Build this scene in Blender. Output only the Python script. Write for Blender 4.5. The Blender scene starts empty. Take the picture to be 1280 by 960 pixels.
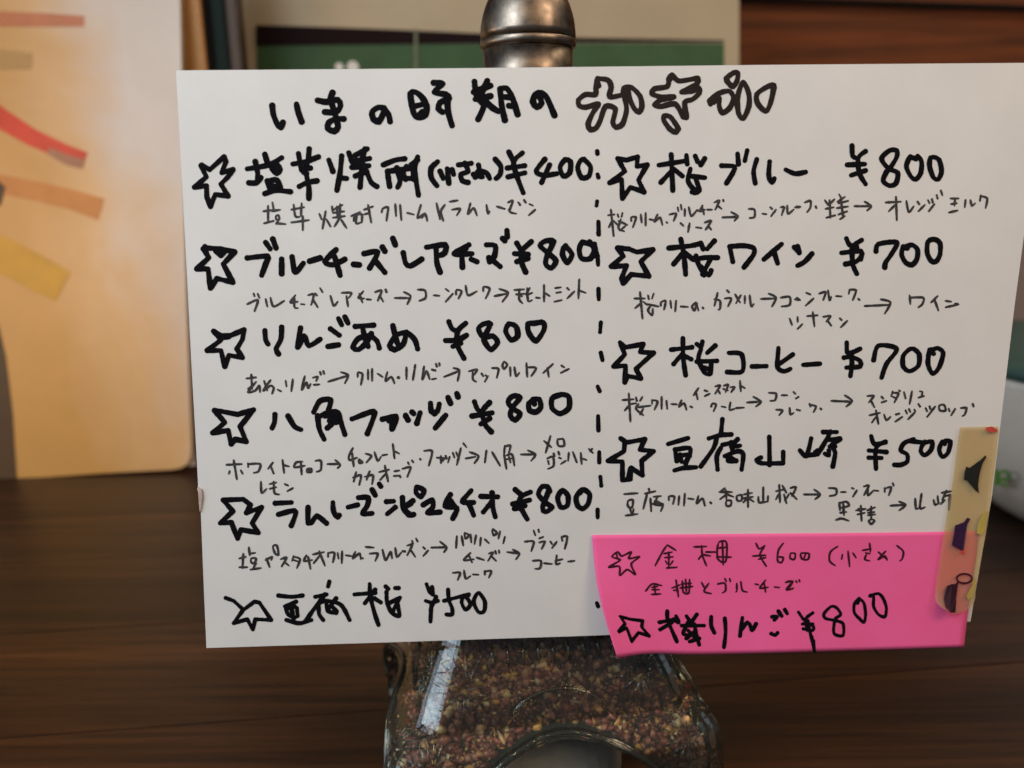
import bpy, bmesh, math, random
import numpy as np
from mathutils import Vector, Matrix
random.seed(7); np.random.seed(7)
MM = 0.001
scene = bpy.context.scene

# ------------------------------------------------------------------ camera
F = 985.0                                   # focal length in pixels of a 1280 wide picture
PITCH, ROLL, CAM_H = math.radians(14.0), math.radians(0.8), 190.0 * MM
fwd = Vector((0, math.cos(PITCH), -math.sin(PITCH)))
rgt0 = Vector((1, 0, 0)); up0 = rgt0.cross(fwd)
rgt = rgt0 * math.cos(ROLL) - up0 * math.sin(ROLL)
up = rgt.cross(fwd)
CAM = Vector((0, 0, CAM_H))
cd = bpy.data.cameras.new('camera'); cam = bpy.data.objects.new('camera', cd)
scene.collection.objects.link(cam)
m = Matrix((rgt, up, -fwd)).transposed().to_4x4(); m.translation = CAM
cam.matrix_world = m
cd.sensor_width = 36.0; cd.lens = F * 36.0 / 1280.0
cd.clip_start = 0.01; cd.clip_end = 50
cd.dof.use_dof = True; cd.dof.focus_distance = 0.203; cd.dof.aperture_fstop = 11.0
scene.camera = cam

def ray(px, py):
    return (fwd + rgt * ((px - 640) / F) - up * ((py - 480) / F))
def at_plane(px, py, p0, n):
    d = ray(px, py); return CAM + d * ((p0 - CAM).dot(n) / d.dot(n))
def at_y(px, py, Y):                        # point of a ray on the upright plane y = Y (metres)
    d = ray(px, py); return CAM + d * (Y / d.y)
def at_z(px, py, Z=0.0):
    d = ray(px, py); return CAM + d * ((Z - CAM.z) / d.z)

# ------------------------------------------------------------------ world, lamps, exposure
w = bpy.data.worlds.new('World'); scene.world = w; w.use_nodes = True
bg = w.node_tree.nodes['Background']; bg.inputs[0].default_value = (0.80, 0.86, 1.0, 1); bg.inputs[1].default_value = 0.11
def area(name, loc, target, sx, sy, power, col):
    l = bpy.data.lights.new(name, 'AREA'); l.shape = 'RECTANGLE'; l.size = sx; l.size_y = sy
    l.energy = power; l.color = col
    o = bpy.data.objects.new(name, l); scene.collection.objects.link(o); o.location = loc
    o.rotation_euler = (Vector(target) - Vector(loc)).to_track_quat('-Z', 'Y').to_euler()
    return o
area('window_light', (-0.32, -0.14, 0.50), (-0.03, 0.20, 0.16), 0.30, 0.30, 2.35, (0.90, 0.96, 1.0))
area('ceiling_light', (0.40, -0.10, 0.56), (0.08, 0.22, 0.16), 0.20, 0.20, 1.45, (1.0, 0.68, 0.45))
area('back_ceiling_light', (0.50, 0.42, 0.85), (0.30, 0.75, 0.15), 0.25, 0.25, 2.4, (1.0, 0.74, 0.46))  # unseen warm light, added to lift the dark wall and rear table
area('side_window_light', (-0.85, -0.10, 0.28), (0.0, 0.22, 0.10), 0.30, 0.42, 1.6, (0.66, 0.82, 1.0))
area('shelf_lamp', (-0.42, 0.20, 0.20), (-0.27, 0.50, 0.08), 0.10, 0.16, 0.52, (1.0, 0.62, 0.28))  # unseen warm light from the left, added to brighten the board
for k, (lx, ly) in enumerate(((-0.10, -0.25), (0.12, -0.32), (0.30, -0.30))):
    l = bpy.data.lights.new('pendant_lamp', 'POINT'); l.energy = 0.8; l.color = (1, .62, .25); l.shadow_soft_size = 0.02
    o = bpy.data.objects.new('pendant_lamp', l); scene.collection.objects.link(o); o.location = (lx, ly, 0.62)
vs = scene.view_settings
vs.view_transform = 'Standard'; vs.look = 'None'; vs.exposure = 0.0; vs.gamma = 1.0
scene.render.engine = 'CYCLES'
scene.cycles.max_bounces = 14; scene.cycles.transmission_bounces = 12; scene.cycles.transparent_max_bounces = 24
scene.cycles.caustics_refractive = False; scene.cycles.caustics_reflective = False

# ------------------------------------------------------------------ helpers
def link(o): scene.collection.objects.link(o); return o
def mesh_obj(name, verts, faces, mat, parent=None, smooth=False, **props):
    me = bpy.data.meshes.new(name)
    me.from_pydata([tuple(v) for v in verts], [], faces); me.update()
    if smooth: me.polygons.foreach_set('use_smooth', [True] * len(me.polygons))
    me.materials.append(mat)
    o = link(bpy.data.objects.new(name, me))
    if parent is not None: o.parent = parent
    for k, v in props.items(): o[k] = v
    return o
def empty(name, loc, label, category, group=None):
    o = link(bpy.data.objects.new(name, None)); o.location = loc; o.empty_display_size = .01
    o['label'] = label; o['category'] = category
    if group: o['group'] = group
    bpy.context.view_layer.update()
    return o
def child(name, verts, faces, mat, parent, smooth=False, **props):     # verts in world space
    off = parent.location
    return mesh_obj(name, [Vector(v) - off for v in verts], faces, mat, parent, smooth, **props)
def box(c, s, bev=0.0):
    bm = bmesh.new(); bmesh.ops.create_cube(bm, size=1)
    for v in bm.verts: v.co = Vector((v.co.x * s[0] + c[0], v.co.y * s[1] + c[1], v.co.z * s[2] + c[2]))
    if bev: bmesh.ops.bevel(bm, geom=list(bm.edges), offset=bev, segments=2, affect='EDGES')
    vs_ = [v.co.copy() for v in bm.verts]; bm.verts.index_update()
    fs_ = [[v.index for v in f.verts] for f in bm.faces]; bm.free(); return vs_, fs_
def slab(front, n, th):                     # polygon (list of points) given thickness th along -n
    k = len(front); vs_ = list(front) + [p - n * th for p in front]
    fs_ = [list(range(k)), list(range(2 * k - 1, k - 1, -1))]
    for i in range(k): j = (i + 1) % k; fs_.append([i, i + k, j + k, j])
    return vs_, fs_
def lathe(prof, c, seg=48, wob=None):
    vs_, fs_ = [], []
    for i, (r, z) in enumerate(prof):
        for s in range(seg):
            a = 2 * math.pi * s / seg; rr = r + (wob(i, s) if wob else 0)
            vs_.append((c[0] + rr * math.cos(a), c[1] + rr * math.sin(a), c[2] + z))
    for i in range(len(prof) - 1):
        for s in range(seg):
            t = (s + 1) % seg; fs_.append([i * seg + s, i * seg + t, (i + 1) * seg + t, (i + 1) * seg + s])
    fs_.append([*range(seg)][::-1]); fs_.append([*range((len(prof) - 1) * seg, len(prof) * seg)])
    return vs_, fs_

class N:                                    # small node helper
    def __init__(s, name):
        s.m = bpy.data.materials.new(name); s.m.use_nodes = True; s.t = s.m.node_tree
        s.b = s.t.nodes['Principled BSDF']; s.out = s.t.nodes['Material Output']
    def new(s, kind, **kw):
        n = s.t.nodes.new(kind)
        for k, v in kw.items():
            if k in n.inputs: n.inputs[k].default_value = v
            else: setattr(n, k, v)
        return n
    def ln(s, a, b): s.t.links.new(a, b)
    def coord(s, scale=(1, 1, 1), rot=(0, 0, 0), loc=(0, 0, 0)):
        tc = s.new('ShaderNodeTexCoord'); mp = s.new('ShaderNodeMapping')
        mp.inputs['Scale'].default_value = scale; mp.inputs['Rotation'].default_value = rot; mp.inputs['Location'].default_value = loc
        s.ln(tc.outputs['Object'], mp.inputs[0]); return mp.outputs[0]
    def noise(s, vec, scale, detail=6, rough=.6, dist=0):
        n = s.new('ShaderNodeTexNoise', Scale=scale, Detail=detail, Roughness=rough, Distortion=dist); s.ln(vec, n.inputs['Vector']); return n.outputs['Fac']
    def ramp(s, fac, stops):
        r = s.new('ShaderNodeValToRGB'); e = r.color_ramp.elements
        while len(e) < len(stops): e.new(.5)
        for i, (p, c) in enumerate(stops): e[i].position = p; e[i].color = (*c, 1)
        s.ln(fac, r.inputs[0]); return r.outputs[0]
    def mix(s, a, b, fac, mode='MIX'):
        x = s.new('ShaderNodeMix', data_type='RGBA', blend_type=mode)
        for sock, v in ((x.inputs[0], fac), (x.inputs[6], a), (x.inputs[7], b)):
            if isinstance(v, (int, float)): sock.default_value = v
            elif isinstance(v, tuple): sock.default_value = (*v, 1)
            else: s.ln(v, sock)
        return x.outputs[2]
    def bump(s, h, strength=.2, dist=.001):
        b = s.new('ShaderNodeBump', Strength=strength, Distance=dist); s.ln(h, b.inputs['Height']); s.ln(b.outputs[0], s.b.inputs['Normal'])
    def set(s, **kw):
        for k, v in kw.items():
            i = s.b.inputs[k.replace('_', ' ')]; i.default_value = (*v, 1) if isinstance(v, tuple) else v
        return s
def flat(name, col, rough=.6, var=.12, scale=300, **kw):
    n = N(name); v = n.coord(); f = n.noise(v, scale)
    dark = tuple(c * (1 - var) for c in col); lite = tuple(min(1, c * (1 + var)) for c in col)
    n.ln(n.ramp(f, [(.3, dark), (.7, lite)]), n.b.inputs['Base Color']); n.set(Roughness=rough, **kw); return n.m

# ------------------------------------------------------------------ materials
def paper_mat():
    n = N('card_paper'); v = n.coord()
    n.ln(n.ramp(n.noise(v, 45, 5), [(.35, (.715, .73, .725)), (.65, (.755, .77, .765))]), n.b.inputs['Base Color'])
    n.set(Roughness=.55); n.b.inputs['Specular IOR Level'].default_value = .25
    n.bump(n.noise(v, 2500, 3), .06, .0002); return n.m
M_paper = paper_mat()
M_ink = flat('black_marker_ink', (.004, .004, .006), .8, .4, 900, Specular_IOR_Level=.08)
M_inkbrown = flat('faded_marker_ink', (.018, .012, .011), .7, .3, 900, Specular_IOR_Level=.2)  # brownish tone of light reflecting off the marker put into its colour
def thin_ink():
    n = N('thin_pen_ink'); v = n.coord()
    n.ln(n.ramp(n.noise(v, 1500, 3), [(.35, (.012, .012, .014)), (.7, (.060, .060, .064))]), n.b.inputs['Base Color']); n.set(Roughness=.6); return n.m
M_pen = thin_ink()
M_notepen = flat('dark_red_pen_ink', (.045, .004, .014), .5, .5, 1500)
def pink():
    n = N('pink_sticky_paper'); v = n.coord()
    n.ln(n.ramp(n.noise(v, 60, 5), [(.3, (.98, .14, .385)), (.7, (1.0, .16, .43))]), n.b.inputs['Base Color'])
    n.set(Roughness=.6); n.b.inputs['Specular IOR Level'].default_value = .25; n.bump(n.noise(v, 900, 3), .05, .0003)
    tr = n.new('ShaderNodeBsdfTranslucent'); tr.inputs[0].default_value = (.9, .10, .16, 1)
    mx = n.new('ShaderNodeMixShader'); mx.inputs[0].default_value = .04
    n.ln(n.b.outputs[0], mx.inputs[1]); n.ln(tr.outputs[0], mx.inputs[2]); n.ln(mx.outputs[0], n.out.inputs[0]); return n.m
M_pink = pink()
def tape():
    n = N('translucent_tape'); v = n.coord(); g = n.coord((1, 1, .35))
    n.ln(n.ramp(n.noise(g, 70, 3, .5, .6), [(.36, (.60, .55, .32)), (.5, (.64, .54, .36)), (.62, (.62, .56, .42))]), n.b.inputs['Base Color'])
    n.set(Roughness=.35); n.bump(n.noise(v, 700, 4), .12, .0003)
    tr = n.new('ShaderNodeBsdfTransparent'); tr.inputs[0].default_value = (.88, .74, .48, 1)
    mx = n.new('ShaderNodeMixShader'); mx.inputs[0].default_value = .70
    n.ln(n.b.outputs[0], mx.inputs[1]); n.ln(tr.outputs[0], mx.inputs[2]); n.ln(mx.outputs[0], n.out.inputs[0]); return n.m
M_tape = tape()
M_yel = flat('yellow_print', (.46, .36, .08), .5)
M_hat = flat('dark_green_print', (.012, .014, .010), .5)
M_purple = flat('purple_print', (.030, .006, .045), .5)
M_plum = flat('plum_print', (.030, .004, .014), .5)
M_red = flat('red_print', (.55, .07, .05), .5)
def wood(name, dark, mid, lite, rough, axis=0, s=1.0):
    n = N(name); sc = [60, 60, 60]; sc[axis] = 2.2
    oi = n.new('ShaderNodeObjectInfo'); tc = n.new('ShaderNodeTexCoord'); mp = n.new('ShaderNodeMapping')
    mp.inputs['Scale'].default_value = [q * s for q in sc]
    cb = n.new('ShaderNodeCombineXYZ'); ml = n.new('ShaderNodeMath', operation='MULTIPLY'); ml.inputs[1].default_value = 37.0
    n.ln(oi.outputs['Random'], ml.inputs[0]); n.ln(ml.outputs[0], cb.inputs[0]); n.ln(ml.outputs[0], cb.inputs[1])
    n.ln(tc.outputs['Object'], mp.inputs[0]); n.ln(cb.outputs[0], mp.inputs['Location']); v = mp.outputs[0]
    a = n.noise(v, .9, 4, .55, .5); b = n.noise(v, 5.0, 6, .65, .3)
    c = n.ramp(a, [(.32, dark), (.52, mid), (.72, lite)])
    c2 = n.ramp(b, [(.34, (.40, .38, .37)), (.60, (1.3, 1.28, 1.26))])
    c3 = n.mix(c, c2, 1.0, 'MULTIPLY'); tone = n.ramp(oi.outputs['Random'], [(0, (.66, .66, .68)), (1, (1.5, 1.45, 1.4))])
    n.ln(n.mix(c3, tone, 1.0, 'MULTIPLY'), n.b.inputs['Base Color'])
    n.set(Roughness=rough); n.bump(b, .18, .0006); return n.m
M_table = wood('table_wood', (.014, .0055, .002), (.031, .012, .0042), (.053, .020, .007), .42)
M_wall = wood('wall_wood', (.070, .017, .003), (.088, .023, .0045), (.105, .030, .006), .8, 0, .35)
def board_mat():
    n = N('watercolour_board'); v = n.coord((1, 1, 1)); sep = n.new('ShaderNodeSeparateXYZ'); n.ln(v, sep.inputs[0])
    ad = n.new('ShaderNodeMath', operation='MULTIPLY_ADD'); ad.inputs[1].default_value = 6.0
    zz = n.new('ShaderNodeMath', operation='MULTIPLY_ADD'); zz.inputs[1].default_value = 1.3; zz.inputs[2].default_value = -.12; n.ln(sep.outputs['Z'], zz.inputs[0]); n.ln(zz.outputs[0], ad.inputs[2])
    n.ln(sep.outputs['X'], ad.inputs[0])
    nz = n.noise(v, 9, 4, .5, .8); a2 = n.new('ShaderNodeMath', operation='MULTIPLY_ADD'); a2.inputs[1].default_value = .75
    n.ln(nz, a2.inputs[0]); n.ln(ad.outputs[0], a2.inputs[2])
    tint = n.ramp(a2.outputs[0], [(.24, (.52, .29, .08)), (.54, (.60, .39, .19)), (.84, (.60, .56, .54))])  # ochre at the lower left turning grey towards the upper right
    fine = n.ramp(n.noise(v, 30, 5), [(.3, (.93, .92, .90)), (.7, (1, 1, 1))])
    n.ln(n.mix(tint, fine, 1.0, 'MULTIPLY'), n.b.inputs['Base Color']); n.set(Roughness=.45); return n.m
M_board = board_mat()
M_pagewhite = flat('page_edge', (.50, .42, .34), .7)
def alpha_paint(name, col, a):
    n = N(name); v = n.coord(); n.ln(n.ramp(n.noise(v, 40, 4), [(.3, tuple(c * .8 for c in col)), (.7, col)]), n.b.inputs['Base Color']); n.set(Roughness=.5)
    n.ln(n.ramp(n.noise(v, 25, 3), [(.25, (a * .7,) * 3), (.7, (a,) * 3)]), n.b.inputs['Alpha']); return n.m
M_poster = flat('poster_paper', (.44, .375, .26), .6, .08, 14)
M_green = flat('poster_green', (.034, .095, .036), .7, .25, 18)
M_line = flat('pale_green_line', (.16, .19, .12), .7)
M_dark = flat('poster_dark', (.014, .007, .009), .8, Specular_IOR_Level=.1)
M_tan = flat('tan_frame', (.55, .28, .09), .5)
M_black = flat('dark_spine', (.009, .007, .007), .8, Specular_IOR_Level=.1)
M_teal = flat('teal_spine', (.016, .030, .032), .8, Specular_IOR_Level=.1)
M_brown = flat('brown_spine', (.045, .022, .012), .5)
M_tub = flat('white_tub_plastic', (.80, .84, .83), .35, .04)
M_lid = flat('teal_lid', (.04, .10, .10), .4)
M_tubgreen = flat('green_tub_print', (.10, .32, .05), .5)
M_box = flat('grey_brown_box', (.25, .20, .18), .7)
def metal():
    n = N('pewter_metal'); v = n.coord(); n.set(Metallic=1.0, Roughness=.26, Base_Color=(.36, .33, .29))
    f = n.noise(v, 160, 6, .7); n.ln(n.ramp(f, [(.3, (.12, .105, .09)), (.7, (.29, .25, .21))]), n.b.inputs['Base Color'])
    n.ln(n.ramp(n.noise(v, 300, 4), [(.3, (.30,) * 3), (.7, (.48,) * 3)]), n.b.inputs['Roughness']); n.bump(f, .12, .0006); return n.m
M_metal = metal()
def glass(name='clear_bottle_glass', ior=1.5, bs=.25):                               # thin walled clear glass: tinted see-through plus a Fresnel sheen
    n = N(name); v = n.coord(); n.t.nodes.remove(n.b)
    bp = n.new('ShaderNodeBump', Strength=bs, Distance=.0012); n.ln(n.noise(v, 110, 4, .55), bp.inputs['Height'])
    tr = n.new('ShaderNodeBsdfTransparent'); tr.inputs[0].default_value = (.90, .95, .92, 1)
    gl = n.new('ShaderNodeBsdfGlossy'); gl.inputs['Roughness'].default_value = .04; n.ln(bp.outputs[0], gl.inputs['Normal'])
    fr = n.new('ShaderNodeFresnel'); fr.inputs[0].default_value = ior; n.ln(bp.outputs[0], fr.inputs['Normal'])
    mx = n.new('ShaderNodeMixShader'); n.ln(fr.outputs[0], mx.inputs[0]); n.ln(tr.outputs[0], mx.inputs[1]); n.ln(gl.outputs[0], mx.inputs[2])
    df = n.new('ShaderNodeBsdfDiffuse'); df.inputs[0].default_value = (.55, .60, .52, 1); m2 = n.new('ShaderNodeMixShader'); m2.inputs[0].default_value = .022
    n.ln(mx.outputs[0], m2.inputs[1]); n.ln(df.outputs[0], m2.inputs[2]); n.ln(m2.outputs[0], n.out.inputs[0]); return n.m
M_glass = glass()
M_emboss = glass('embossed_glass', 1.65, .1)
def grains():
    n = N('spice_granules'); g = n.new('ShaderNodeNewGeometry')
    n.ln(n.ramp(g.outputs['Random Per Island'], [(0, (.07, .016, .010)), (.3, (.19, .050, .034)), (.55, (.34, .10, .075)), (.75, (.50, .22, .17)), (.88, (.68, .36, .10)), (1, (.85, .62, .42))]), n.b.inputs['Base Color'])
    n.set(Roughness=.28); return n.m
M_grain = grains()
M_core = flat('packed_spice', (.07, .028, .02), .8, .4)
M_label = flat('silver_grey_base', (.36, .35, .33), .35, .15, 60)

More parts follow.
